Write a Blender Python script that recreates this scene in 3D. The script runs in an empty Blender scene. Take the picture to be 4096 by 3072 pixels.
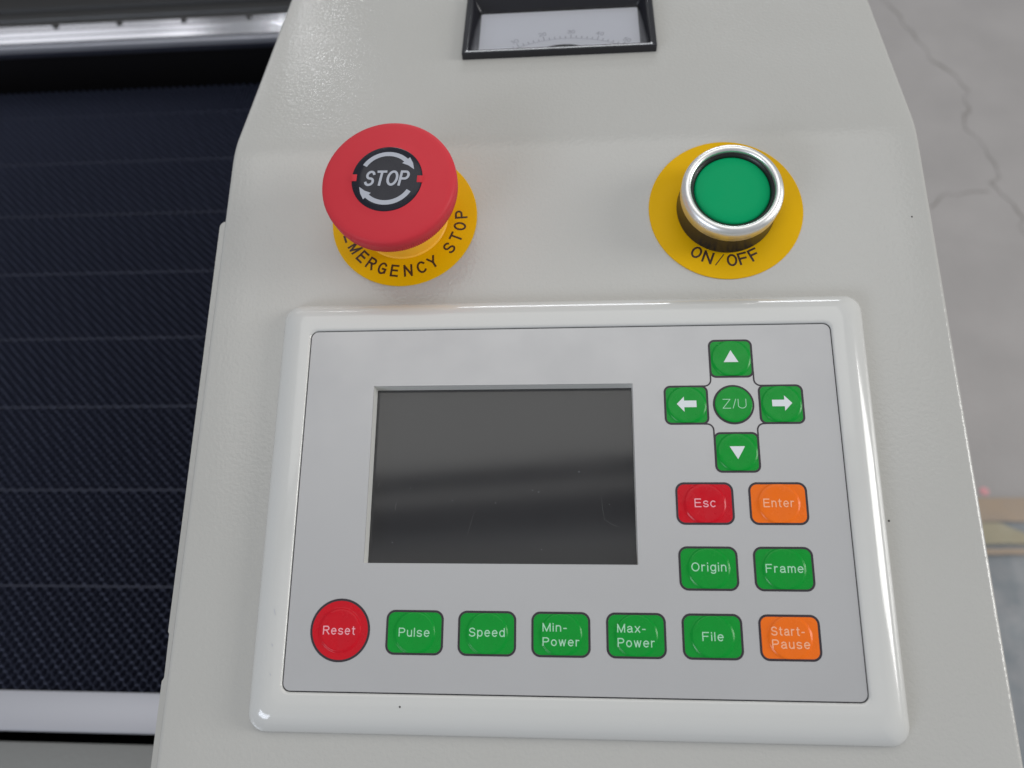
import bpy, bmesh, math, random
from mathutils import Matrix, Vector, noise
random.seed(7)
SC = bpy.context.scene
COL = SC.collection
R = math.radians
S = 0.001                                   # everything below is written in millimetres
TILT = R(16.5)                              # slope of the front half of the console

# ---------------------------------------------------------------- frames
M_LOW = Matrix.Rotation(TILT, 4, 'X')       # sloped lower face: x right, y up the slope, z out of it
EYE = M_LOW @ Vector((0, 0, 230 * S))
M_LVL = Matrix.Translation(EYE)             # level axes through the viewpoint, used for bed and floor
BEND = 152.3
SURF = -6.0                                 # sheet surface relative to the membrane
M_UP = M_LOW @ Matrix.Translation((0, BEND * S, SURF * S)) @ Matrix.Rotation(-TILT, 4, 'X')

# ---------------------------------------------------------------- camera
cam = bpy.data.cameras.new('camera')
cam.sensor_width = 36.0
cam.lens = 27.712
cam.clip_start = 0.005
cam.clip_end = 60.0
cam.dof.use_dof = True
cam.dof.focus_distance = 0.236
cam.dof.aperture_fstop = 11.5
camo = bpy.data.objects.new('camera', cam)
COL.objects.link(camo)
camR = Matrix(((0.9968653134, 0.0109871650, 0.0783506801, 0),
               (0.0105410923, 0.9630369793, -0.2691628909, 0),
               (-0.0784119394, 0.2691450513, 0.9599023435, 0),
               (0, 0, 0, 1)))
camo.matrix_world = M_LOW @ Matrix.Translation((0, 0, 230 * S)) @ camR
SC.camera = camo

# ---------------------------------------------------------------- light
w = bpy.data.worlds.new('World'); SC.world = w; w.use_nodes = True
bg = w.node_tree.nodes['Background']
bg.inputs[0].default_value = (0.93, 0.96, 1.0, 1)
bg.inputs[1].default_value = 0.26
def area(name, pos, look, sx, sy, power, col=(1, 1, 1)):
    l = bpy.data.lights.new(name, 'AREA'); l.shape = 'RECTANGLE'; l.size = sx; l.size_y = sy
    l.energy = power; l.color = col
    o = bpy.data.objects.new(name, l); COL.objects.link(o)
    o.location = pos
    o.rotation_euler = (Vector(look) - Vector(pos)).to_track_quat('-Z', 'Y').to_euler()
    return o
def azel(az, el, d):
    a, e = R(az), R(el)
    return (d * math.sin(a) * math.cos(e), d * math.cos(a) * math.cos(e), d * math.sin(e))
area('window_right', (2.7, 0.02, 0.95), (0, 0, 0), 0.95, 1.5, 28, (1.0, 0.99, 0.97))
area('window_front_left', (-2.42, 3.38, 1.73), (-0.3, 0.4, 0), 0.95, 0.5, 1.5, (0.95, 0.96, 1.0))
area('lamp_front_left', (-1.95, 3.54, 1.84), (-0.3, 0.4, 0), 0.16, 0.4, 0.28, (0.97, 0.97, 1.0))
area('skylight_front', (-1.34, 3.45, 2.06), (0, 0.3, 0), 0.10, 0.08, 1.1, (0.96, 0.97, 1.0))
area('window_front', azel(6, 17, 4.2), (0, 0.1, 0), 2.2, 0.5, 20, (0.93, 0.96, 1.0))
area('fill_rear_left', (-2.3, -2.5, 1.15), (-0.4, 0.3, -0.2), 1.6, 0.9, 26, (0.80, 0.87, 1.0))  # added fill lamp, brightens the viewer-facing cell walls of the bed
rl = area('roof_light', (-0.084, 0.80, 3.05), (0, 0, 0), 3.2, 2.2, 20, (1.0, 0.985, 0.95))
rl.rotation_euler = (0, 0, R(4.4))                       # glazed roof bay, facing straight down
rl2 = area('reflection_lamp_rear', (0.08, -1.12, 3.05), (0, 0, 0), 3.2, 1.0, 2.4, (1.0, 0.97, 0.93))  # added lamp, lightens the lower part of the screen reflection
rl2.rotation_euler = (0, 0, R(4.4))
rl3 = area('reflection_lamp_slit', (0.0, -0.408, 3.05), (0, 0, 0), 3.2, 0.06, 0.30, (1.0, 0.97, 0.93))  # added strip lamp, puts a thin light line between the mirrored bars
rl3.rotation_euler = (0, 0, R(4.4))
SC.view_settings.view_transform = 'Standard'
SC.view_settings.look = 'None'
SC.view_settings.exposure = 0.48
SC.view_settings.gamma = 1.0

# ---------------------------------------------------------------- materials
def mat(name, col, rough=0.5, metal=0.0, spec=0.5, coat=0.0, bump=None, var=None, wear=None):
    m = bpy.data.materials.new(name); m.use_nodes = True
    nt = m.node_tree; b = nt.nodes['Principled BSDF']
    b.inputs['Base Color'].default_value = (*col, 1)
    b.inputs['Roughness'].default_value = rough
    b.inputs['Metallic'].default_value = metal
    b.inputs['Specular IOR Level'].default_value = spec
    b.inputs['Coat Weight'].default_value = coat
    b.inputs['Coat Roughness'].default_value = 0.05
    tc = nt.nodes.new('ShaderNodeTexCoord')
    if var:                                  # (scale, amount, tint colour)
        n = nt.nodes.new('ShaderNodeTexNoise'); n.inputs['Scale'].default_value = var[0]
        n.inputs['Detail'].default_value = 5
        nt.links.new(tc.outputs['Object'], n.inputs['Vector'])
        rp = nt.nodes.new('ShaderNodeMapRange'); rp.inputs[1].default_value = 0.35; rp.inputs[2].default_value = 0.7
        rp.inputs[4].default_value = var[1]
        nt.links.new(n.outputs['Fac'], rp.inputs[0])
        mx = nt.nodes.new('ShaderNodeMix'); mx.data_type = 'RGBA'
        mx.inputs['A'].default_value = (*col, 1); mx.inputs['B'].default_value = (*var[2], 1)
        nt.links.new(rp.outputs[0], mx.inputs['Factor'])
        nt.links.new(mx.outputs['Result'], b.inputs['Base Color'])
    if wear:                                 # (scale, extra roughness): patchy dull handling marks
        n = nt.nodes.new('ShaderNodeTexNoise'); n.inputs['Scale'].default_value = wear[0]
        n.inputs['Detail'].default_value = 6; n.inputs['Roughness'].default_value = 0.65
        nt.links.new(tc.outputs['Object'], n.inputs['Vector'])
        rp = nt.nodes.new('ShaderNodeMapRange'); rp.inputs[1].default_value = 0.4; rp.inputs[2].default_value = 0.68
        rp.inputs[3].default_value = rough; rp.inputs[4].default_value = rough + wear[1]
        nt.links.new(n.outputs['Fac'], rp.inputs[0]); nt.links.new(rp.outputs[0], b.inputs['Roughness'])
    if bump:                                 # list of (scale, distance in mm)
        prev = None
        for sc_, d in bump:
            n = nt.nodes.new('ShaderNodeTexNoise'); n.inputs['Scale'].default_value = sc_
            n.inputs['Detail'].default_value = 2.5
            nt.links.new(tc.outputs['Object'], n.inputs['Vector'])
            bp = nt.nodes.new('ShaderNodeBump'); bp.inputs['Distance'].default_value = d * S
            bp.inputs['Strength'].default_value = 1.0
            nt.links.new(n.outputs['Fac'], bp.inputs['Height'])
            if prev: nt.links.new(prev.outputs[0], bp.inputs['Normal'])
            prev = bp
        nt.links.new(prev.outputs[0], b.inputs['Normal'])
    return m

M = {}
M['paint'] = mat('powder_coat_paint', (0.49, 0.484, 0.458), 0.14, bump=[(840, 0.10), (2300, 0.014)], var=(30, 0.35, (0.468, 0.460, 0.432)), wear=(22, 0.07))
M['bezel'] = mat('white_bezel_plastic', (0.61, 0.61, 0.59), 0.11, coat=0.3, bump=[(60, 0.03)], wear=(30, 0.10))
M['membrane'] = mat('silver_membrane_film', (0.49, 0.49, 0.495), 0.36, metal=0.4, bump=[(5000, 0.004), (35, 0.05)], var=(9000, 0.5, (0.465, 0.465, 0.472)), wear=(26, 0.14))
M['gap'] = mat('dark_gap', (0.03, 0.03, 0.04), 0.7)
M['ink'] = mat('black_outline_ink', (0.022, 0.016, 0.024), 0.4)
M['green'] = mat('green_key_film', (0.0, 0.30, 0.03), 0.16, spec=0.25, bump=[(300, 0.02)], var=(220, 0.5, (0.0, 0.26, 0.025)), wear=(160, 0.22))
M['red_key'] = mat('red_key_film', (0.60, 0.003, 0.014), 0.16, spec=0.25, bump=[(300, 0.02)], var=(220, 0.5, (0.52, 0.008, 0.02)), wear=(160, 0.22))
M['orange'] = mat('orange_key_film', (0.90, 0.17, 0.008), 0.16, spec=0.25, bump=[(300, 0.02)], var=(220, 0.5, (0.82, 0.15, 0.008)), wear=(160, 0.22))
M['leg_green'] = mat('pale_green_legend_ink', (0.40, 0.72, 0.50), 0.4)
M['leg_red'] = mat('pink_legend_ink', (0.88, 0.40, 0.46), 0.4)
M['leg_orange'] = mat('peach_legend_ink', (0.95, 0.48, 0.28), 0.4)
M['arrow'] = mat('white_arrow_ink', (0.72, 0.76, 0.78), 0.4)
M['lcd'] = mat('lcd_panel', (0.042, 0.042, 0.046), 0.075, spec=0.56, wear=(40, 0.02))
M['lcd_edge'] = mat('lcd_border', (0.016, 0.018, 0.020), 0.35, spec=0.3)
M['recess'] = mat('screen_recess_plastic', (0.85, 0.85, 0.83), 0.45)
M['estop_red'] = mat('red_mushroom_plastic', (0.60, 0.033, 0.048), 0.5, spec=0.25, bump=[(2500, 0.008)], wear=(60, 0.15))
M['estop_collar'] = mat('amber_collar_plastic', (1.0, 0.55, 0.05), 0.28)
M['yellow'] = mat('yellow_legend_plate', (0.78, 0.445, 0.0), 0.45, spec=0.12, bump=[(90, 0.03)], var=(60, 0.35, (0.74, 0.41, 0.0)), wear=(70, 0.15))
M['brown_ink'] = mat('dark_brown_print', (0.045, 0.018, 0.008), 0.5)
M['insert'] = mat('smoked_insert_plastic', (0.012, 0.013, 0.022), 0.18, spec=0.3, wear=(200, 0.15))
M['grey_ink'] = mat('pale_grey_print', (0.43, 0.45, 0.51), 0.45)
M['chrome'] = mat('satin_chrome', (0.86, 0.86, 0.85), 0.34, metal=1.0, wear=(150, 0.1))
M['black'] = mat('black_plastic', (0.014, 0.014, 0.016), 0.32, bump=[(900, 0.02)])
M['seal'] = mat('black_rubber_seal', (0.008, 0.010, 0.010), 0.35)
M['lens'] = mat('green_lens', (0.0, 0.35, 0.125), 0.35, spec=0.1, bump=[(1500, 0.01)], wear=(120, 0.15))
M['meter_black'] = mat('glossy_black_plastic', (0.014, 0.014, 0.018), 0.16)
M['plate'] = mat('white_scale_plate', (0.82, 0.84, 0.90), 0.5)
M['tick'] = mat('grey_scale_print', (0.47, 0.48, 0.54), 0.6)
M['alu'] = mat('brushed_aluminium', (0.47, 0.475, 0.52), 0.42, metal=0.35)
M['rail'] = mat('ground_steel', (0.60, 0.60, 0.63), 0.16, metal=1.0)
M['beam'] = mat('dark_grey_beam_paint', (0.035, 0.035, 0.036), 0.45)
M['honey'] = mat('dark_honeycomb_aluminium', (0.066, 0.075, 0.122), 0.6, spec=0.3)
M['seam'] = mat('glue_seam', (0.040, 0.045, 0.073), 0.6)
M['void'] = mat('interior_shade_black', (0.006, 0.006, 0.008), 0.8, spec=0.1)  # black colour stands in for the deep shade inside the machine
M['front'] = mat('grey_front_paint', (0.26, 0.265, 0.26), 0.4, bump=[(430, 0.15)])
M['floor'] = mat('concrete', (0.345, 0.328, 0.322), 0.7, spec=0.25, bump=[(120, 0.8)], var=(7, 0.8, (0.395, 0.375, 0.368)))
M['crack'] = mat('crack_shadow', (0.265, 0.25, 0.235), 0.9, spec=0.1)
M['speck'] = mat('dark_speck', (0.06, 0.055, 0.05), 0.6)
M['roof'] = mat('dark_reflection_bar', (0.03, 0.028, 0.03), 0.6)  # for the unseen bars added overhead to darken the screen reflection
M['print_blue'] = mat('blue_grey_printed_film', (0.19, 0.21, 0.225), 0.5, var=(45, 1.0, (0.26, 0.265, 0.275)))
M['print_orange'] = mat('orange_print', (0.35, 0.27, 0.20), 0.5, var=(40, 0.8, (0.32, 0.26, 0.21)))
M['print_sand'] = mat('sand_print', (0.34, 0.30, 0.21), 0.5, var=(30, 0.8, (0.30, 0.285, 0.21)))
M['print_pink'] = mat('pink_print', (0.62, 0.30, 0.32), 0.5)

def thin_film(name, rough, tint, extra=0.0, scale=1.0):
    m = bpy.data.materials.new(name); m.use_nodes = True
    nt = m.node_tree; nt.nodes.clear()
    out = nt.nodes.new('ShaderNodeOutputMaterial'); mx = nt.nodes.new('ShaderNodeMixShader')
    tr = nt.nodes.new('ShaderNodeBsdfTransparent'); tr.inputs[0].default_value = (*tint, 1)
    gl = nt.nodes.new('ShaderNodeBsdfGlossy'); gl.inputs['Roughness'].default_value = rough
    fr = nt.nodes.new('ShaderNodeFresnel'); fr.inputs[0].default_value = 1.45
    ad = nt.nodes.new('ShaderNodeMath'); ad.operation = 'MULTIPLY_ADD'; ad.inputs[1].default_value = scale; ad.inputs[2].default_value = extra
    nt.links.new(fr.outputs[0], ad.inputs[0]); nt.links.new(ad.outputs[0], mx.inputs[0])
    nt.links.new(tr.outputs[0], mx.inputs[1]); nt.links.new(gl.outputs[0], mx.inputs[2])
    nt.links.new(mx.outputs[0], out.inputs[0])
    return m
M['film'] = thin_film('clear_window_film', 0.11, (0.95, 0.95, 0.94), 0.0, 0.25)
M['glass'] = thin_film('meter_cover_glass', 0.03, (0.96, 0.96, 0.97), 0.02)
M['haze_scratch'] = mat('scratch_mark', (0.09, 0.09, 0.095), 0.5)

# ---------------------------------------------------------------- helpers
def thing(name, label, cat, mw, group=None):
    o = bpy.data.objects.new(name, None); COL.objects.link(o)
    o.empty_display_size = 0.01
    o.matrix_world = mw
    o['label'] = label; o['category'] = cat
    if group: o['group'] = group
    return o
def link_mesh(name, me, m, parent=None, label=None, kind=None, mw=None, smooth=35):
    me.materials.clear(); me.materials.append(m)
    if smooth:
        me.polygons.foreach_set('use_smooth', [True] * len(me.polygons))
        me.set_sharp_from_angle(angle=R(smooth))
    o = bpy.data.objects.new(name, me); COL.objects.link(o)
    if parent is not None: o.parent = parent
    if mw is not None: o.matrix_world = mw
    if label: o['label'] = label
    if kind: o['kind'] = kind
    return o
def pydata(name, verts, faces):
    me = bpy.data.meshes.new(name)
    me.from_pydata([(x * S, y * S, z * S) for x, y, z in verts], [], faces)
    me.validate()
    bm = bmesh.new(); bm.from_mesh(me)
    bmesh.ops.recalc_face_normals(bm, faces=bm.faces)
    bm.to_mesh(me); bm.free()
    return me
def loft(name, loops, cap0=False, cap1=False, closed=True):
    v = []; f = []; n = len(loops[0])
    for lp in loops: v += lp
    for i in range(len(loops) - 1):
        a, b = i * n, (i + 1) * n
        for j in range(n if closed else n - 1):
            k = (j + 1) % n
            f.append((a + j, a + k, b + k, b + j))
    if cap0: f.append(tuple(range(n))[::-1])
    if cap1: f.append(tuple((len(loops) - 1) * n + j for j in range(n)))
    return pydata(name, v, f)
def rrect(x0, y0, x1, y1, r, z=0.0, n=8):
    pts = []
    r = max(min(r, (x1 - x0) / 2, (y1 - y0) / 2), 1e-3)
    for cx, cy, a0 in ((x1 - r, y1 - r, 0), (x0 + r, y1 - r, 90), (x0 + r, y0 + r, 180), (x1 - r, y0 + r, 270)):
        for i in range(n + 1):
            a = R(a0 + 90 * i / n)
            pts.append((cx + r * math.cos(a), cy + r * math.sin(a), z))
    return pts
def circle(r, z, n=72, cx=0, cy=0):
    return [(cx + r * math.cos(2 * math.pi * i / n), cy + r * math.sin(2 * math.pi * i / n), z) for i in range(n)]
def lathe(name, prof, n=72, cap0=False, cap1=False):
    return loft(name, [circle(r, z, n) for r, z in prof], cap0, cap1)
def box(name, x0, y0, z0, x1, y1, z1, bev=0.0):
    if bev <= 0:
        v = [(x, y, z) for z in (z0, z1) for y in (y0, y1) for x in (x0, x1)]
        return pydata(name, v, [(0, 2, 3, 1), (4, 5, 7, 6), (0, 1, 5, 4), (2, 6, 7, 3), (0, 4, 6, 2), (1, 3, 7, 5)])
    me = box(name, x0, y0, z0, x1, y1, z1)
    bm = bmesh.new(); bm.from_mesh(me)
    bmesh.ops.bevel(bm, geom=bm.edges[:], offset=bev * S, segments=2, affect='EDGES', profile=0.5)
    bm.to_mesh(me); bm.free()
    return me
def prism(name, poly, z0, z1):
    return loft(name, [[(x, y, z0) for x, y in poly], [(x, y, z1) for x, y in poly]], True, True)
def strip(name, pts, widths, z=0.0):
    """ribbon along a polyline in the xy plane"""
    v = []; f = []
    for i, (x, y) in enumerate(pts):
        a = Vector(pts[max(i - 1, 0)]); b = Vector(pts[min(i + 1, len(pts) - 1)])
        d = (b - a).normalized(); nx, ny = -d.y, d.x
        wd = (widths[i] if isinstance(widths, (list, tuple)) else widths) / 2
        v += [(x + nx * wd, y + ny * wd, z), (x - nx * wd, y - ny * wd, z)]
        if i: f.append((2 * i - 2, 2 * i - 1, 2 * i + 1, 2 * i))
    return pydata(name, v, f)

# single-stroke grotesque letters: capitals 1 high, small letters .74 high
def _arc(cx, cy, rx, ry, a0, a1, n=None):
    n = n or max(5, int(abs(a1 - a0) / 13))
    return [(cx + rx * math.cos(R(a0 + (a1 - a0) * i / n)), cy + ry * math.sin(R(a0 + (a1 - a0) * i / n))) for i in range(n + 1)]
def _ell(cx, cy, rx, ry): return _arc(cx, cy, rx, ry, 0, 360, 26)
STEM, XST = [(0, 0), (0, 1)], [(0, 0), (0, .74)]
GLYPH = {
    'E': [STEM, [(0, 1), (.63, 1)], [(0, .53), (.58, .53)], [(0, 0), (.65, 0)]],
    'F': [STEM, [(0, 1), (.61, 1)], [(0, .52), (.53, .52)]],
    's': [_arc(.25, .55, .235, .19, 25, 270) + _arc(.25, .18, .25, .18, 90, -160)[1:]],
    'c': [_arc(.28, .37, .28, .37, 48, 312)],
    'n': [XST, _arc(.235, .47, .235, .27, 180, 0) + [(.47, 0)]],
    't': [[(.13, .96), (.13, .15)] + _arc(.27, .14, .14, .14, 180, 275), [(0, .72), (.3, .72)]],
    'e': [[(0, .39), (.54, .39)], _arc(.27, .37, .27, .37, 3, 315)],
    'r': [XST, _arc(.22, .44, .22, .28, 180, 68)],
    'O': [_ell(.39, .5, .39, .5)],
    'i': [[(0, 0), (0, .69)], [(0, .94), (0, 1.0)]],
    'g': [_ell(.26, .38, .26, .36), [(.52, .74), (.52, -.08)] + _arc(.27, -.08, .25, .2, 0, -155)],
    'a': [_arc(.25, .51, .23, .23, 160, 0) + [(.48, .14), (.53, 0)], [(.48, .43), (.2, .39)] + _arc(.2, .195, .2, .195, 90, 270) + _arc(.2, .26, .28, .26, 270, 345)],
    'm': [XST, _arc(.19, .5, .19, .24, 180, 0) + [(.38, 0)], _arc(.57, .5, .19, .24, 180, 0) + [(.76, 0)]],
    'R': [STEM, [(0, 1), (.38, 1)] + _arc(.38, .755, .27, .245, 90, -90) + [(0, .51)], [(.34, .51), (.68, 0)]],
    'P': [STEM, [(0, 1), (.36, 1)] + _arc(.36, .735, .27, .265, 90, -90) + [(0, .47)]],
    'u': [[(0, .74), (0, .27)] + _arc(.235, .27, .235, .27, 180, 360), [(.47, .74), (.47, 0)]],
    'l': [STEM],
    'S': [_arc(.32, .745, .29, .255, 20, 270) + _arc(.32, .245, .32, .245, 90, -162)[1:]],
    'p': [[(0, -.27), (0, .74)], _ell(.26, .37, .26, .37)],
    'd': [[(.52, 0), (.52, 1)], _ell(.26, .37, .26, .37)],
    'M': [STEM, [(0, 1), (.38, 0)], [(.38, 0), (.76, 1)], [(.76, 1), (.76, 0)]],
    '-': [[(0, .37), (.28, .37)]],
    'o': [_ell(.27, .37, .27, .37)],
    'w': [[(0, .74), (.18, 0)], [(.18, 0), (.36, .74)], [(.36, .74), (.54, 0)], [(.54, 0), (.72, .74)]],
    'x': [[(0, .74), (.48, 0)], [(.48, .74), (0, 0)]],
    'Z': [[(.03, 1), (.64, 1)], [(.64, 1), (0, 0)], [(0, 0), (.66, 0)]],
    '/': [[(0, 0), (.26, 1)]],
    'U': [[(0, 1), (0, .33)] + _arc(.33, .33, .33, .33, 180, 360) + [(.66, 1)]],
    'G': [_arc(.38, .5, .38, .5, 42, 330), [(.74, .46), (.74, .12)], [(.42, .46), (.74, .46)]],
    'N': [STEM, [(0, 1), (.62, 0)], [(.62, 0), (.62, 1)]],
    'C': [_arc(.38, .5, .38, .5, 42, 318)],
    'Y': [[(0, 1), (.34, .46)], [(.68, 1), (.34, .46)], [(.34, .46), (.34, 0)]],
    'T': [[(0, 1), (.66, 1)], [(.33, 1), (.33, 0)]],
    '0': [_ell(.27, .5, .27, .5)], '1': [[(.2, 0), (.2, 1)], [(.2, 1), (0, .8)]],
    '2': [_arc(.28, .72, .27, .28, 170, -35) + [(0, 0)], [(0, 0), (.56, 0)]],
    '3': [_arc(.26, .75, .25, .25, 160, -90) + _arc(.26, .26, .28, .26, 90, -160)[1:]],
    '4': [[(.42, 0), (.42, 1)], [(.42, 1), (0, .3)], [(0, .3), (.58, .3)]],
    '5': [[(.5, 1), (.08, 1)], [(.08, 1), (.03, .5)], _arc(.25, .32, .29, .32, 135, -155)],
}
def text_mesh(body, bx, wt=0.26, shear=0.0, gap=0.23, zf=lambda x, y: 0.0):
    """letters whose ink spans x0..x1, capitals standing from y0 to y1 (mm); wt is the stroke width in mm"""
    x0, x1, y0, y1 = bx
    pen = 0.0; lines = []
    for ch in body:
        g = GLYPH[ch]
        for ln in g: lines.append([(pen + x + shear * y, y) for x, y in ln])
        pen += max(x for ln in g for x, _ in ln) + gap
    lo = min(x for ln in lines for x, _ in ln); hi = max(x for ln in lines for x, _ in ln)
    X0, X1 = x0 + wt / 2, x1 - wt / 2; Y0, Y1 = y0 + wt / 2, y1 - wt / 2
    kx = (X1 - X0) / (hi - lo) if hi > lo else 0
    v = []; f = []
    for n, ln in enumerate(lines):
        q = [Vector((X0 + (x - lo) * kx, Y0 + y * (Y1 - Y0))) for x, y in ln]
        if (q[0] - q[-1]).length > 1e-4:
            q[0] = q[0] + (q[0] - q[1]).normalized() * wt * 0.45
            q[-1] = q[-1] + (q[-1] - q[-2]).normalized() * wt * 0.45
            shut = False
        else: shut = True
        m = len(q)
        for i in range(m):
            a = q[i - 1] if i else (q[-2] if shut else q[0])
            b = q[i + 1] if i < m - 1 else (q[1] if shut else q[-1])
            d1 = (q[i] - a); d2 = (b - q[i])
            d1 = d1.normalized() if d1.length > 1e-9 else d2.normalized()
            d2 = d2.normalized() if d2.length > 1e-9 else d1
            d = (d1 + d2).normalized(); nr = Vector((-d.y, d.x))
            h = wt / 2 / max(0.6, math.sqrt((1 + d1.dot(d2)) / 2))
            for sg in (1, -1):
                c = q[i] + nr * h * sg
                v.append((c.x * S, c.y * S, (zf(c.x, c.y) + 0.004 * n) * S))
            if i:
                o = len(v) - 4; f.append((o, o + 1, o + 3, o + 2))
    me = bpy.data.meshes.new('lettering'); me.from_pydata(v, [], f)
    return me
def merge(name, meshes):
    bm = bmesh.new()
    for me in meshes: bm.from_mesh(me)
    out = bpy.data.meshes.new(name); bm.to_mesh(out); bm.free()
    for me in meshes: bpy.data.meshes.remove(me)
    return out
def arc_text(name, letters, cx, cy, rad, wid, hgt, z, wt):
    """each letter stands on the circle with its foot outwards"""
    parts = []
    for ch, ang in letters:
        wd = {'/': 2.4, 'M': wid * 1.1, 'E': wid * 0.95, 'F': wid * 0.92}.get(ch, wid); w1 = 0.3 if ch == '/' else wt
        me = text_mesh(ch, (-wd / 2, wd / 2, -hgt / 2, hgt / 2), w1)
        me.transform(Matrix.Translation((cx * S, cy * S, z * S)) @ Matrix.Rotation(R(ang + 90), 4, 'Z') @ Matrix.Translation((0, -rad * S, 0)))
        parts.append(me)
    return merge(name, parts)

# ================================================================ console
console = thing('machine_console', 'grey powder coated sheet metal console with sloped front, carrying the buttons and key panel', 'console', M_LOW)
def console_sheet():
    # path along the length in the lower frame: (y, z, normal angle); x limits vary along it
    st = []
    for y in (-110, -60, 0, 60, 120): st.append((y, SURF, 0.0, y))
    rb = 42.0; half = TILT / 2; tl = rb * math.tan(half)
    cy, cz = BEND - tl, SURF - rb
    for i in range(9):
        a = TILT * i / 8
        st.append((cy + rb * math.sin(a), cz + rb * math.cos(a), a, BEND + (i - 4) * 0.5))
    for d in (40, 90, 160, 240):
        st.append((BEND + d * math.cos(TILT), SURF - d * math.sin(TILT), TILT, BEND + d))
    def lim(s):
        if s < BEND:
            t = (s - BEND) / -186.0
            return -118.6 - 1.3 * t, 113.5 + 3.4 * t
        t = (s - BEND) / 80.0
        return -118.6 + 3.4 * t, 113.5 - 1.2 * t
    loops = []
    er = 1.8
    for y, z, a, s in st:
        xl, xr = lim(s)
        pr = [(xl, -26.0)]
        for i in range(6):
            b = R(180 - 18 * i); pr.append((xl + er + er * math.cos(b), -er + er * math.sin(b)))
        for i in range(1, 24): pr.append((xl + er + (xr - xl - 2 * er) * i / 24, 0))
        for i in range(6):
            b = R(90 - 18 * i); pr.append((xr - er + er * math.cos(b), -er + er * math.sin(b)))
        pr.append((xr, -26.0))
        loops.append([(x, y + h * math.sin(-a) * -1, z + h * math.cos(a)) if False else (x, y + h * math.sin(a), z + h * math.cos(a)) for x, h in pr])
    me = loft('cover_sheet', loops, True, True)
    # cut-out for the meter
    cu = box('cut', -37.5, 48.2, -12, 28.8, 81.5, 6)
    cu.transform(M_LOW.inverted() @ M_UP)
    a = bpy.data.objects.new('a', me); b = bpy.data.objects.new('b', cu)
    COL.objects.link(a); COL.objects.link(b)
    md = a.modifiers.new('cut', 'BOOLEAN'); md.object = b; md.operation = 'DIFFERENCE'; md.solver = 'EXACT'
    bpy.context.view_layer.update()
    out = bpy.data.meshes.new_from_object(a.evaluated_get(bpy.context.evaluated_depsgraph_get()))
    bpy.data.objects.remove(a); bpy.data.objects.remove(b)
    return out
link_mesh('cover_sheet', console_sheet(), M['paint'], console, smooth=40)
# return flange of the side sheet, showing as a thin second edge along the machine side
fl = []
for i in range(7):
    a = R(90 + 15 * i); fl.append((-119.4 + 2.2 * math.cos(a), 124.5 + 2.2 * math.sin(a)))
fl += [(-122.4, -9), (-122.0, -9.6), (-121.9, -22), (-122.5, -23), (-122.9, -110), (-118.2, -110), (-117.4, 126)]
link_mesh('edge_flange', prism('edge_flange', fl, -11.5, -9.3), M['paint'], console)
# body of the cabinet below, in level axes
cab = M_LVL
def in_console(o): 
    return o
def lvl_part(name, me, m, parent, **k):
    me.transform(parent.matrix_world.inverted() @ M_LVL)
    return link_mesh(name, me, m, parent, **k)
bpy.context.view_layer.update()
lvl_part('side_panel', box('side_panel', 96, -160, -1148, 110, 330, -300), M['front'], console)
lvl_part('front_panel', box('front_panel', -110, -175, -1148, 110, -161, -300), M['front'], console)
for sx, sy, r in ((107.6, 119.9, 0.3), (89.6, 24.2, 0.34)):
    link_mesh('paint_speck', lathe('paint_speck', [(r, SURF + 0.02), (r * 0.7, SURF + 0.09), (0.03, SURF + 0.12)], 8, cap1=True), M['speck'], console).location = (sx * S, sy * S, 0)

# ================================================================ key panel
panel = thing('control_panel', 'white framed machine control panel with a dark screen and coloured keys', 'control panel', M_LOW)
OUT = (-93.4, -35.4, 88.3, 93.0)
MEM = (-82.3, -23.95, 76.7, 82.2)
SCR = (-61.4, 11.1, 17.55, 64.25)
def bezel():
    o = rrect(*OUT, 5.2); ib = (MEM[0] - 0.35, MEM[1] - 0.35, MEM[2] + 0.35, MEM[3] + 0.35)
    i = rrect(*ib, 2.4)
    prof = [(0.0, SURF + 0.01), (0.0, -4.9), (0.02, -4.3), (0.055, -3.5), (0.11, -2.6), (0.18, -1.75), (0.27, -0.95), (0.37, -0.3),
            (0.48, 0.15), (0.60, 0.4), (0.75, 0.5), (0.93, 0.5), (0.975, 0.42), (1.0, 0.15), (1.0, -1.2)]
    loops = []
    for t, z in prof:
        loops.append([(a[0] + (b[0] - a[0]) * t, a[1] + (b[1] - a[1]) * t, z) for a, b in zip(o, i)])
    return loft('bezel', loops)
link_mesh('bezel', bezel(), M['bezel'], panel, smooth=50)
link_mesh('groove', loft('groove', [rrect(MEM[0] - 1, MEM[1] - 1, MEM[2] + 1, MEM[3] + 1, 2.5, -0.6), rrect(MEM[0] + 2, MEM[1] + 2, MEM[2] - 2, MEM[3] - 2, 2, -0.6)]), M['gap'], panel)
link_mesh('membrane', loft('membrane', [rrect(*MEM, 2.1, -0.5), rrect(*MEM, 2.1, -0.05), rrect(MEM[0] + 0.06, MEM[1] + 0.06, MEM[2] - 0.06, MEM[3] - 0.06, 2.05, 0.0), rrect(*SCR, 0.15, 0.0), rrect(*SCR, 0.15, -0.3)]), M['membrane'], panel)
screen = link_mesh('screen', box('screen', SCR[0] - 3, SCR[1] - 3, -6.4, SCR[2] + 3, SCR[3] + 3, -4.05), M['lcd_edge'], panel)
link_mesh('display_area', box('display_area', SCR[0] - 2.0, SCR[1] - 2, -4.05, SCR[2] + 2, SCR[3] + 2, -4.02), M['lcd'], screen)
link_mesh('screen_recess', loft('screen_recess', [rrect(*SCR, 0.15, -0.3), rrect(SCR[0] + 0.25, SCR[1] + 0.1, SCR[2] - 0.1, SCR[3] - 0.3, 0.15, -4.04)]), M['recess'], panel)
def face_up(me):
    if me.polygons[0].normal.z < 0: me.flip_normals()
    return me
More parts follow.
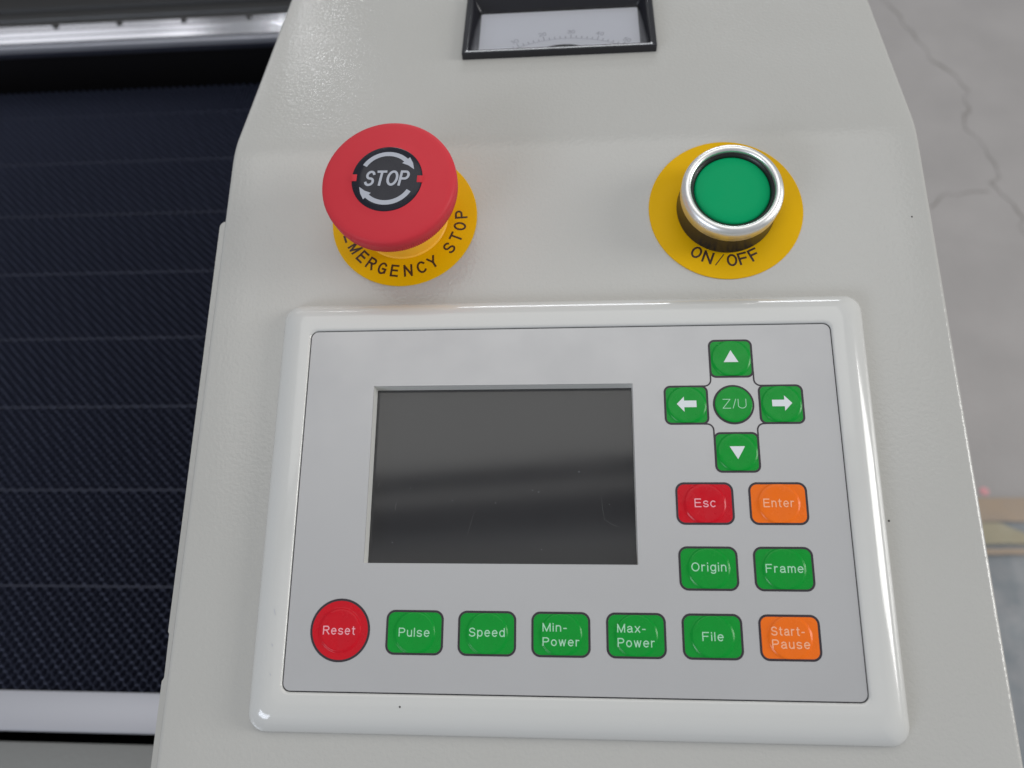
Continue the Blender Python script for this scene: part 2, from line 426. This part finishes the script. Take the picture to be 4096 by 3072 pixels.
film = link_mesh('window_film', face_up(loft('window_film', [rrect(SCR[0], SCR[1], SCR[2], SCR[3], 0.15, -0.2)], cap1=True)), M['film'], panel)
def px_scratch(pts, wd): 
    link_mesh('scratch', strip('scratch', pts, wd, -0.17), M['haze_scratch'], film)
px_scratch([(-52.6, 28.6), (-52.9, 27.4), (-52.9, 25.9)], [0.05, 0.13, 0.04])
px_scratch([(-29.3, 26.5), (-30.4, 22.5), (-31.4, 18.9)], [0.03, 0.08, 0.03])
px_scratch([(7.6, 30.4), (7.8, 27.0), (8.4, 23.6)], [0.04, 0.09, 0.04])
px_scratch([(8.0, 24.0), (10.4, 22.4), (12.6, 21.6)], [0.03, 0.07, 0.03])
px_scratch([(-57.9, 34.4), (-58.3, 33.6), (-58.9, 32.8)], [0.05, 0.14, 0.05])
px_scratch([(-48.8, 33.3), (-48.4, 32.4)], [0.12, 0.08])
for x, y, r in ((1.2, 37.6, 0.13), (-49.3, 55.4, 0.1), (-6.9, 58.2, 0.09), (-25.1, 49.5, 0.08), (-45.0, 35.4, 0.08), (4.2, 55.0, 0.08), (-36.0, 29.2, 0.09), (-23.2, 28.5, 0.1), (-12.5, 32.2, 0.08), (-10.6, 31.7, 0.08), (-53.3, 17.0, 0.09), (-9.8, 15.2, 0.08), (9.8, 28.1, 0.08)):
    link_mesh('dust_speck', lathe('dust_speck', [(r, 0), (0.02, 0.04)], 6, cap1=True), M['grey_ink'], film).location = (x * S, y * S, -0.19 * S)

# ---- keys
DOME_H = 0.42
def dome(r, a):
    """raised pad: flat inside 0.86a, shoulder, flat outside a"""
    t = (a - r) / (a * 0.13)
    t = max(0.0, min(1.0, t)); t = t * t * (3 - 2 * t)
    dish = -0.06 * max(0.0, 1 - (r / (0.8 * a)) ** 2)
    return 0.05 + (DOME_H + dish) * t
def rr_dist(ang, hw, hh, r):
    """distance from centre to a rounded rectangle's edge in a direction"""
    c, s = math.cos(ang), math.sin(ang)
    lo, hi = 0.0, hw + hh
    for _ in range(40):
        m = (lo + hi) / 2; x, y = abs(m * c), abs(m * s)
        ins = x <= hw and y <= hh
        if ins and x > hw - r and y > hh - r: ins = (x - hw + r) ** 2 + (y - hh + r) ** 2 <= r * r
        if ins: lo = m
        else: hi = m
    return lo
def key_cap(hw, hh, r, a, n=88):
    B = [hw if hw == hh == r else rr_dist(2 * math.pi * i / n, hw, hh, r) for i in range(n)]
    loops = []
    for q in (0.15, 0.45, 0.72, 0.86, 0.89, 0.92, 0.95, 0.98, 1.0, 1.02, 1e9):
        lp = []
        for i in range(n):
            an = 2 * math.pi * i / n
            rr = min(q * a, B[i] * (1 - 0.001 / (q + 0.01)))
            lp.append((rr * math.cos(an), rr * math.sin(an), dome(rr, a)))
        loops.append(lp)
    loops.append([(x, y, -0.02) for x, y, z in loops[-1]])
    return loft('key_cap', loops, cap0=True)
def ring(outer, inner, z0=-0.01, z1=0.06):
    return loft('outline', [[(x, y, z0) for x, y, _ in outer], [(x, y, z1) for x, y, _ in outer], [(x, y, z1) for x, y, _ in inner], [(x, y, z0) for x, y, _ in inner]])
OW = 0.62
KEYMESH = {}
def key(cx, cy, shape, colour, label, legends=(), symbol=None, legmat=None):
    if shape == 'key':   wd, hh_, r, a = 16.4, 12.12, 2.5, 6.1
    elif shape == 'pad': wd, hh_, r, a = 13.0, 11.95, 2.0, 6.0
    elif shape == 'big': wd, hh_, r, a = 17.3, 17.3, 8.65, 6.3
    else:                wd, hh_, r, a = 12.0, 12.0, 6.0, 5.85
    hw, hh = wd / 2, hh_ / 2
    if shape not in KEYMESH:
        KEYMESH[shape] = (key_cap(hw - OW, hh - OW, r - OW, a),
                          ring(rrect(-hw, -hh, hw, hh, r, n=12), rrect(-hw + OW, -hh + OW, hw - OW, hh - OW, r - OW, n=12)))
        KEYMESH[shape + 'used'] = set()
    cap, out = KEYMESH[shape]
    if (shape, colour) not in KEYMESH: KEYMESH[(shape, colour)] = cap.copy()
    k = link_mesh('key', KEYMESH[(shape, colour)], M[colour], panel, label=label, smooth=60)
    k.location = (cx * S, cy * S, 0)
    link_mesh('outline', out, M['ink'], k)
    lift = lambda x, y: dome(min(math.hypot(x, y), a * 0.86), a) + 0.02
    for body, bx, wt, gp in legends:
        b2 = (bx[0] - cx, bx[1] - cx, bx[2] - cy, bx[3] - cy)
        link_mesh('legend', text_mesh(body, b2, wt, 0, gp, lift), legmat, k, smooth=0)
    if symbol:
        v = [(x - cx, y - cy, DOME_H + 0.06) for x, y in symbol]
        link_mesh('symbol', loft('symbol', [v], cap1=True), M['arrow'], k, smooth=0)
LG, LR, LO = M['leg_green'], M['leg_red'], M['leg_orange']
TH = 0.29
key(46.93, 71.67, 'pad', 'green', 'green up arrow key', symbol=[(46.93, 74.16), (44.72, 70.42), (49.06, 70.42)])
key(33.13, 57.43, 'pad', 'green', 'green left arrow key', symbol=[(30.3, 57.65), (32.46, 59.9), (32.46, 58.68), (36.05, 58.68), (36.05, 56.65), (32.46, 56.65), (32.46, 55.26)])
key(60.66, 57.45, 'pad', 'green', 'green right arrow key', symbol=[(63.68, 57.68), (61.47, 60.0), (61.47, 58.68), (57.92, 58.68), (57.92, 56.7), (61.47, 56.7), (61.47, 55.3)])
key(47.0, 43.17, 'pad', 'green', 'green down arrow key', symbol=[(44.86, 44.86), (47.06, 41.06), (49.26, 44.88)])
key(46.87, 57.44, 'round', 'green', 'round green Z/U key in the middle of the arrows', [('Z/U', (43.6, 50.5, 56.15, 59.05), 0.2, 0.2)], legmat=LG)
key(36.95, 28.37, 'key', 'red_key', 'red Esc key', [('Esc', (34.0, 39.85, 27.25, 29.72), TH, 0.3)], legmat=LR)
key(57.55, 28.37, 'key', 'orange', 'orange Enter key', [('Enter', (53.25, 61.75, 27.27, 29.7), TH, 0.33)], legmat=LO)
key(36.98, 10.24, 'key', 'green', 'green Origin key', [('Origin', (32.2, 41.8, 9.4, 11.86), TH, 0.33)], legmat=LG)
key(57.6, 10.24, 'key', 'green', 'green Frame key', [('Frame', (52.53, 62.77, 9.18, 11.55), TH, 0.33)], legmat=LG)
key(-67.0, -7.57, 'big', 'red_key', 'round red Reset key', [('Reset', (-71.8, -62.5, -8.8, -6.42), TH, 0.33)], legmat=LR)
key(-45.56, -7.92, 'key', 'green', 'green Pulse key', [('Pulse', (-50.0, -41.2, -9.07, -6.68), TH, 0.33)], legmat=LG)
key(-25.04, -7.92, 'key', 'green', 'green Speed key', [('Speed', (-30.03, -20.0, -8.8, -6.42), TH, 0.33)], legmat=LG)
key(-4.4, -7.94, 'key', 'green', 'green Min-Power key', [('Min-', (-9.46, -2.72, -7.18, -4.9), TH, 0.33), ('Power', (-9.46, 0.7, -11.0, -8.7), TH, 0.33)], legmat=LG)
key(16.35, -7.95, 'key', 'green', 'green Max-Power key', [('Max-', (11.17, 18.95, -7.18, -4.88), TH, 0.33), ('Power', (11.19, 21.29, -11.0, -8.63), TH, 0.33)], legmat=LG)
key(37.05, -7.96, 'key', 'green', 'green File key', [('File', (34.22, 39.96, -9.1, -6.73), TH, 0.33)], legmat=LG)
key(57.75, -7.98, 'key', 'orange', 'orange Start-Pause key', [('Start-', (52.77, 61.64, -7.43, -5.09), TH, 0.33), ('Pause', (52.78, 62.78, -10.8, -8.42), TH, 0.33)], legmat=LO)
# the printed line that ties the four arrow keys into a cross
XL, XR = 40.65, 53.25
def corner_line(vx, vy0, hy, hx, sx, sy, r=1.9):
    pts = [(vx, vy0)]
    cx, cy = vx + sx * r, hy + sy * r
    for i in range(9):
        a = R(90 * i / 8)
        pts.append((cx - sx * r * math.cos(a), cy - sy * r * math.sin(a)))
    pts.append((hx, hy))
    me = loft('connecting_line', [[(x, y, z) for x, y, z in l] for l in ([], [])] or [[]]) if False else strip('connecting_line', pts, 0.45, 0.045)
    link_mesh('connecting_line', me, M['ink'], panel, smooth=0)
corner_line(XL, 67.5, 63.2, 37.9, -1, 1)
corner_line(XR, 67.5, 63.2, 55.9, 1, 1)
corner_line(XL + 0.05, 47.4, 51.65, 37.9, -1, -1)
corner_line(XR + 0.05, 47.4, 51.65, 55.9, 1, -1)
link_mesh('dust_speck', lathe('dust_speck', [(0.3, 0), (0.05, 0.12)], 8, cap1=True), M['speck'], panel).location = (-48.7 * S, -27.5 * S, 0.5 * S)
for x, y, pts in ((-86.6, -2, [(0, 0), (0.25, -0.9), (0.5, -1.6)]), (-86.4, -11.5, [(0, 0), (0.3, -0.7)]), (-86.2, -19.5, [(0, 0), (0.35, -0.5)])):
    o = link_mesh('scuff', strip('scuff', pts, 0.14, 0.53), M['tick'], panel); o.location = (x * S, y * S, 0)

# ================================================================ emergency stop
EX, EY = -56.0, 124.2
estop = thing('emergency_stop_button', 'red mushroom emergency stop button with STOP insert on a yellow lettered plate', 'stop button', M_LOW @ Matrix.Translation((EX * S, EY * S, SURF * S)))
pl = link_mesh('legend_plate', lathe('legend_plate', [(24.4, 0.01), (24.5, 0.2), (24.35, 0.45), (10, 0.45)], 96), M['yellow'], estop)
EL = [('E', -159.6), ('M', -146.8), ('E', -134.1), ('R', -122.0), ('G', -109.6), ('E', -96.9), ('N', -83.5), ('C', -70.2), ('Y', -57.7), ('S', -36.0), ('T', -23.0), ('O', -10.8), ('P', 2.1)]
link_mesh('lettering', arc_text('lettering', EL, 0, 0, 19.2, 2.95, 4.25, 0.47, 0.68), M['brown_ink'], pl, smooth=0)
link_mesh('collar', lathe('collar', [(14.9, 0.45), (14.9, 0.8), (14.6, 1.2), (14.6, 16.0)], 96), M['estop_collar'], estop)
def mushroom():
    n = 360
    prof = [(12.0, 16.0, 0), (18.5, 16.0, 0), (19.7, 16.2, 1), (20.3, 17.0, 1), (20.75, 18.5, 1), (20.95, 20.6, 1), (21.0, 22.0, 0), (20.95, 22.9, 0), (20.75, 23.6, 0), (20.35, 24.1, 0), (19.7, 24.4, 0), (18.5, 24.7, 0), (14, 25.3, 0), (11.2, 25.6, 0), (10.95, 25.7, 0)]
    loops = []
    for r, z, rib in prof:
        lp = []
        for i in range(n):
            a = 2 * math.pi * i / n
            rr = r - (0.24 if rib and i % 2 == 0 else 0)
            lp.append((rr * math.cos(a), rr * math.sin(a), z))
        loops.append(lp)
    return loft('mushroom_head', loops)
head = link_mesh('mushroom_head', mushroom(), M['estop_red'], estop, smooth=40)
ins = link_mesh('stop_insert', lathe('stop_insert', [(11.0, 24.6), (10.9, 25.75), (10.6, 25.95), (7, 26.15), (3, 26.25), (0.4, 26.27)], 72, cap1=True), M['insert'], estop)
IZ = 26.32
def insert_z(x, y): return 26.40 - 0.0035 * (x * x + y * y)
link_mesh('lettering', text_mesh('STOP', (-6.8, 7.1, -2.75, 2.45), 0.78, 0.2, 0.3, insert_z), M['grey_ink'], ins, smooth=0).rotation_euler = (0, 0, R(-1.5))
def arc_arrow(rot):
    ro, ri = 8.95, 7.5
    out = []; inn = []
    for i in range(19):
        a = R(148 - i * (148 - 44) / 18)
        out.append((ro * math.cos(a), ro * math.sin(a))); inn.append((ri * math.cos(a), ri * math.sin(a)))
    hd = [(9.75 * math.cos(R(45)), 9.75 * math.sin(R(45))), (9.3 * math.cos(R(32)), 9.3 * math.sin(R(32))), (8.75 * math.cos(R(18)), 8.75 * math.sin(R(18))), (7.7 * math.cos(R(32)), 7.7 * math.sin(R(32))), (6.7 * math.cos(R(47)), 6.7 * math.sin(R(47)))]
    v = []; f = []
    for a, b in zip(out, inn): v += [(a[0], a[1], 0), (b[0], b[1], 0)]
    for i in range(18): f.append((2 * i, 2 * i + 1, 2 * i + 3, 2 * i + 2))
    o = len(v); v += [(x, y, 0) for x, y in hd]; f += [(o, o + 1, o + 3, o + 4), (o + 1, o + 2, o + 3)]
    v = [(x, y, insert_z(x, y)) for x, y, _ in v]
    me = pydata('arrow', v, f); me.transform(Matrix.Rotation(R(rot), 4, 'Z'))
    return me
link_mesh('arrow', arc_arrow(0), M['grey_ink'], ins, smooth=0)
link_mesh('arrow', arc_arrow(180), M['grey_ink'], ins, smooth=0)
for a in (180, 0):
    link_mesh('notch', box('notch', -11.05, -1.15, 25.0, -9.3, 1.15, 26.12, 0.15), M['estop_red'], ins).rotation_euler = (0, 0, R(a - 180 - 3))

# ================================================================ on/off push button
BX, BY = 49.6, 124.35
onoff = thing('push_button', 'green push button with chrome ring on a yellow ON/OFF plate', 'push button', M_LOW @ Matrix.Translation((BX * S, BY * S, SURF * S)))
pl = link_mesh('legend_plate', lathe('legend_plate', [(24.5, 0.01), (24.6, 0.2), (24.45, 0.45), (10, 0.45)], 96), M['yellow'], onoff)
OL = [('O', -123.3), ('N', -111.0), ('/', -99.2), ('O', -87.0), ('F', -76.0), ('F', -64.4)]
link_mesh('lettering', arc_text('lettering', OL, 0, 0, 18.2, 3.3, 4.2, 0.47, 0.68), M['brown_ink'], pl, smooth=0)
link_mesh('base', lathe('base', [(15.6, 0.45), (15.7, 1.0), (15.5, 1.6), (15.3, 8.2), (14.0, 8.6)], 96), M['black'], onoff)
link_mesh('ring', lathe('ring', [(14.4, 8.2), (15.3, 8.2), (15.5, 8.5), (15.6, 12.0), (15.55, 12.6), (15.3, 13.3), (14.8, 13.9), (14.2, 14.25), (13.6, 14.25), (13.1, 14.0), (12.85, 13.6), (12.75, 12.9), (12.7, 10.5)], 96), M['chrome'], onoff, smooth=50)
link_mesh('seal', lathe('seal', [(12.75, 12.6), (12.2, 12.9), (11.8, 12.5), (11.5, 11.4)], 96), M['seal'], onoff)
link_mesh('lens', lathe('lens', [(11.75, 10.5), (11.7, 11.6), (11.45, 12.1), (10.9, 12.4), (8, 12.65), (4, 12.8), (0.3, 12.85)], 96, cap1=True), M['lens'], onoff)

# ================================================================ panel meter on the level top
meter = thing('panel_meter', 'black framed analogue meter with white scale, cut off by the top of the photo', 'meter', M_UP)
MX0, MX1, MY0, MY1 = -40.3, 31.6, 45.4, 84.0
def mrect(i, z, it=None): 
    return rrect(MX0 + i, MY0 + i, MX1 - i, MY1 - i, 0.6, z, 3)
link_mesh('frame', loft('frame', [mrect(0, 0.0), mrect(0, 2.3), mrect(0.25, 2.6), mrect(1.9, 2.6), mrect(2.15, 2.4), mrect(5.0, -2.6), mrect(5.2, -3.6)]), M['meter_black'], meter)
plate = link_mesh('scale_plate', box('scale_plate', MX0 + 4.5, MY0 + 4.5, -5, MX1 - 4.5, MY1 - 4.5, -3.5), M['plate'], meter)
PCX, PCY, PR = -1.5, 20.6, 40.4
tk = []
def pol(r, a): return (PCX + r * math.sin(R(a)), PCY + r * math.cos(R(a)))
for i in range(26):
    a = -41 + 14.5 * i / 5; L = 2.4 if i % 5 == 0 else 1.3
    tk.append(strip('tick', [pol(PR, a), pol(PR + L, a)], 0.34, -3.46))
tk.append(strip('tick', [pol(PR - 0.2, -41 + 72.5 * i / 40) for i in range(41)], 0.22, -3.45))
for i, s_ in enumerate(('0', '10', '20', '30', '40', '50')):
    a = -41 + 14.5 * i; wd = 1.5 * len(s_)
    me = text_mesh(s_, (-wd / 2, wd / 2, -1.1, 1.1), 0.3)
    x, y = pol(PR + 3.9, a)
    me.transform(Matrix.Translation((x * S, y * S, -3.46 * S)) @ Matrix.Rotation(R(-a), 4, 'Z'))
    tk.append(me)
link_mesh('scale', merge('scale', tk), M['tick'], plate, smooth=0)
pc = [(-2.5 + 18 * math.sin(R(a)), 37.8 + 18 * math.cos(R(a))) for a in range(40, -41, -4)]
link_mesh('pivot_cover', prism('pivot_cover', pc, -3.49, -2.5), M['meter_black'], meter)
link_mesh('cover_glass', face_up(loft('cover_glass', [mrect(4.95, -2.2)], cap1=True)), M['glass'], meter, smooth=0)

# ================================================================ laser bed, left of the console (level axes, mm from the viewpoint)
bed = thing('honeycomb_bed', 'dark honeycomb cutting bed deep in the machine left of the console', 'cutting bed', M_LVL)
BZ = -400.0
HX0, HX1, HY0, HY1 = -640.0, -110.0, 73.0, 546.0
def honeycomb():
    p, am, th, dep = 6.0, 2.7, 0.27, 18.0
    v = []; f = []
    rows = int((HY1 - HY0) / am)
    cols = int((HX1 - HX0) / p)
    for k in range(rows):
        y0 = HY0 + k * am
        sg = 1 if k % 2 == 0 else -1
        c0, c1 = (0, cols)
        prev = None
        for c in range(cols * 2 + 1):
            for sub in (0, 1):
                # trapezoid wave: flat, slope, flat, slope
                x = HX0 + c * p / 2 + (-0.18 if sub == 0 else 0.18) * p / 2 * 1.6
                up = (c % 2 == 0)
                y = y0 + am / 2 + (am / 2 - th * 0.3) * (1 if up else -1) * sg
                x += 0.12 * math.sin(k * 1.7 + c * 0.9); y += 0.05 * math.sin(k * 2.3 + c * 1.3)
                b = len(v)
                v += [(x, y - th / 2, BZ), (x, y + th / 2, BZ), (x, y - th / 2, BZ - dep), (x, y + th / 2, BZ - dep)]
                if prev is not None:
                    f += [(prev, b, b + 1, prev + 1), (prev + 2, b + 2, b, prev), (prev + 1, b + 1, b + 3, prev + 3)]
                prev = b
    me = bpy.data.meshes.new('honeycomb')
    me.from_pydata([(x * S, y * S, z * S) for x, y, z in v], [], f)
    return me
link_mesh('honeycomb', honeycomb(), M['honey'], bed, kind='stuff', smooth=0)
for yy in (125.5, 182, 238, 290, 346, 402, 458, 513):
    link_mesh('seam_strip', box('seam_strip', HX0, yy, BZ - 8, HX1, yy + 0.6, BZ + 0.05), M['seam'], bed, smooth=0)
link_mesh('tray', box('tray', HX0 - 4, HY0, BZ - 34, HX1 + 4, HY1 + 2, BZ - 30), M['void'], bed, smooth=0)
link_mesh('front_bar', box('front_bar', HX0 - 60, 53.2, BZ - 1.5, HX1, 72.2, BZ + 1.5, 1.2), M['alu'], bed)
link_mesh('bar_shade', box('bar_shade', HX0 - 60, 58, BZ - 40, HX1, 71, BZ - 1.6), M['void'], bed)  # black piece painting the shaded gap under the bar

inter = thing('machine_interior', 'inner walls of the machine around the honeycomb bed, coloured black for shade', 'machine interior', M_LVL)
link_mesh('back_wall', box('back_wall', -1200, 700, -460, 90, 706, -240), M['void'], inter, smooth=0)
link_mesh('base_pan', box('base_pan', -1200, 40, -466, -90, 706, -460), M['void'], inter, smooth=0)
link_mesh('side_wall', box('side_wall', -104, 40, -460, -98, 700, -290), M['void'], inter, smooth=0)
front = thing('ledge_cabinet', 'grey machine front ledge below the aluminium bar at lower left', 'machine ledge', M_LVL)
link_mesh('ledge', box('ledge', -700, -140, BZ - 26, -108, 49.6, BZ - 6, 1.2), M['front'], front)
link_mesh('front_skirt', box('front_skirt', -700, -140, -1148, -112, -134, BZ - 27), M['front'], front)

gantry = thing('gantry_rail', 'bright steel guide rail on a dark beam crossing above the far end of the bed', 'gantry', M_LVL)
RZ = -340.0
def extrude_x(name, prof, x0, x1):
    return loft(name, [[(x0, y, z) for y, z in prof], [(x1, y, z) for y, z in prof]], True, True)
link_mesh('guide_rail', extrude_x('guide_rail', [(523, RZ - 0.8), (523.8, RZ), (529.4, RZ), (529.9, RZ - 0.5), (530.6, RZ - 0.5), (531.1, RZ), (536.5, RZ + 0.1), (537.0, RZ - 0.4), (537.8, RZ - 0.4), (538.3, RZ), (545, RZ), (545, RZ - 12), (523, RZ - 12)], -1000, 60), M['rail'], gantry, smooth=20)
link_mesh('rail_lip', extrude_x('rail_lip', [(524.5, RZ - 13), (521.5, RZ - 3.0), (522.8, RZ - 2.4), (526, RZ - 2.4), (526, RZ - 13)], -1000, 60), M['alu'], gantry, smooth=20)
link_mesh('beam', extrude_x('beam', [(545.1, RZ - 20), (545.1, RZ - 4), (549, RZ - 3.2), (554, RZ - 3.2), (555, RZ - 5), (558, RZ - 5), (559, RZ - 3), (566, RZ - 3), (567, RZ - 6), (572, RZ - 6), (573, RZ - 2.5), (582, RZ - 2.5), (583, RZ - 5), (640, RZ - 5), (640, RZ - 20)], -1000, 60), M['beam'], gantry, smooth=20)
for i in range(9):
    link_mesh('bolt', lathe('bolt', [(2.3, 0.2), (2.3, 0.9), (1.9, 1.2), (0.2, 1.2)], 14, cap1=True), M['beam'], gantry).location = ((-190 - 51 * i) * S, 543 * S, RZ * S)

# ================================================================ floor on the right
fl_z = -1150.0
ft = link_mesh('floor', box('floor', -4000, -3000, fl_z - 20, 5000, 6000, fl_z), M['floor'], None, kind='structure', mw=M_LVL, smooth=0)
ft['label'] = 'cracked grey concrete floor right of the console'
def crack(pts, wmax):
    q = []; wd = []
    for i in range(len(pts) - 1):
        a, b = Vector(pts[i]), Vector(pts[i + 1])
        n = max(2, int((b - a).length / 7))
        for j in range(n):
            p = a.lerp(b, j / n)
            p += Vector((noise.noise((p.x * 0.03, p.y * 0.03, 1)), noise.noise((p.x * 0.03, p.y * 0.03, 7)))) * 11
            p += Vector((noise.noise((p.x * 0.11, p.y * 0.11, 3)), noise.noise((p.x * 0.11, p.y * 0.11, 9)))) * 4
            q.append((p.x, p.y)); wd.append(max(0.8, wmax * (0.55 + 1.1 * noise.noise((p.x * 0.02, p.y * 0.02, 4)))))
    link_mesh('crack', strip('crack', q, wd, fl_z + 0.6), M['crack'], ft, smooth=0)
crack([(735, 1800), (768, 1668), (792, 1560), (806, 1530), (838, 1450), (822, 1385), (806, 1330), (826, 1290), (824, 1256), (832, 1190), (806, 1175), (840, 1105), (834, 1040), (850, 980), (835, 930)], 5.0)
crack([(690, 1118), (716, 1142), (752, 1144), (810, 1150)], 4.0)
sheet = thing('printed_sheet', 'blue grey printed plastic sheet with orange bands lying on the floor at the right edge', 'plastic sheet', M_LVL @ Matrix.Translation((0, 0, fl_z * S)))
def crumple(name, x0, y0, x1, y1, zb, st=14, edge=None):
    nx, ny = int((x1 - x0) / st) + 1, int((y1 - y0) / st) + 1
    v = []; f = []
    for j in range(ny + 1):
        for i in range(nx + 1):
            x = x0 + (x1 - x0) * i / nx; y = y0 + (y1 - y0) * j / ny
            if edge: x, y = edge(x, y, i / nx, j / ny)
            v.append((x, y, zb + 5 + 7 * noise.noise((x * 0.012, y * 0.02, 5)) + 4 * noise.noise((x * 0.04, y * 0.05, 8))))
    for j in range(ny):
        for i in range(nx):
            a = j * (nx + 1) + i
            f.append((a, a + 1, a + nx + 2, a + nx + 1))
    return pydata(name, v, f)
link_mesh('backing', crumple('backing', 420, -60, 1000, 472, 3), M['print_blue'], sheet)
link_mesh('orange_band', crumple('orange_band', 420, 468, 1000, 506, 5), M['print_orange'], sheet)
link_mesh('sand_patch', crumple('sand_patch', 420, 432, 720, 466, 6, 9, lambda x, y, u, v_: (x, 432 + (y - 432) * max(0.03, min(1, (690 - x) / 70)))), M['print_sand'], sheet)
link_mesh('orange_strip', crumple('orange_strip', 420, 416, 700, 425, 6, 9), M['print_orange'], sheet)
link_mesh('pink_mark', lathe('pink_mark', [(7, 0.6), (5, 1.2), (0.5, 1.3)], 12, cap1=True), M['print_pink'], sheet).location = (620 * S, 521 * S, 0)

# ================================================================ unseen bars added overhead to mirror as dark bands in the screen
def level_bar(y0, y1, z, sk=234):
    me = loft('reflection_bar', [[(x, y + x * sk / 3000, zz) for y, zz in ((y0, z), (y1, z), (y1, z + 90), (y0, z + 90))] for x in (-3000, 3000)], True, True)
    o = link_mesh('reflection_bar', me, M['roof'], None, kind='structure', smooth=0)
    o['label'] = 'unseen dark bar added overhead to band the screen reflection'; o['group'] = 'added overhead bars'
level_bar(-368, -300, 2950)
level_bar(-545, -436, 2950)
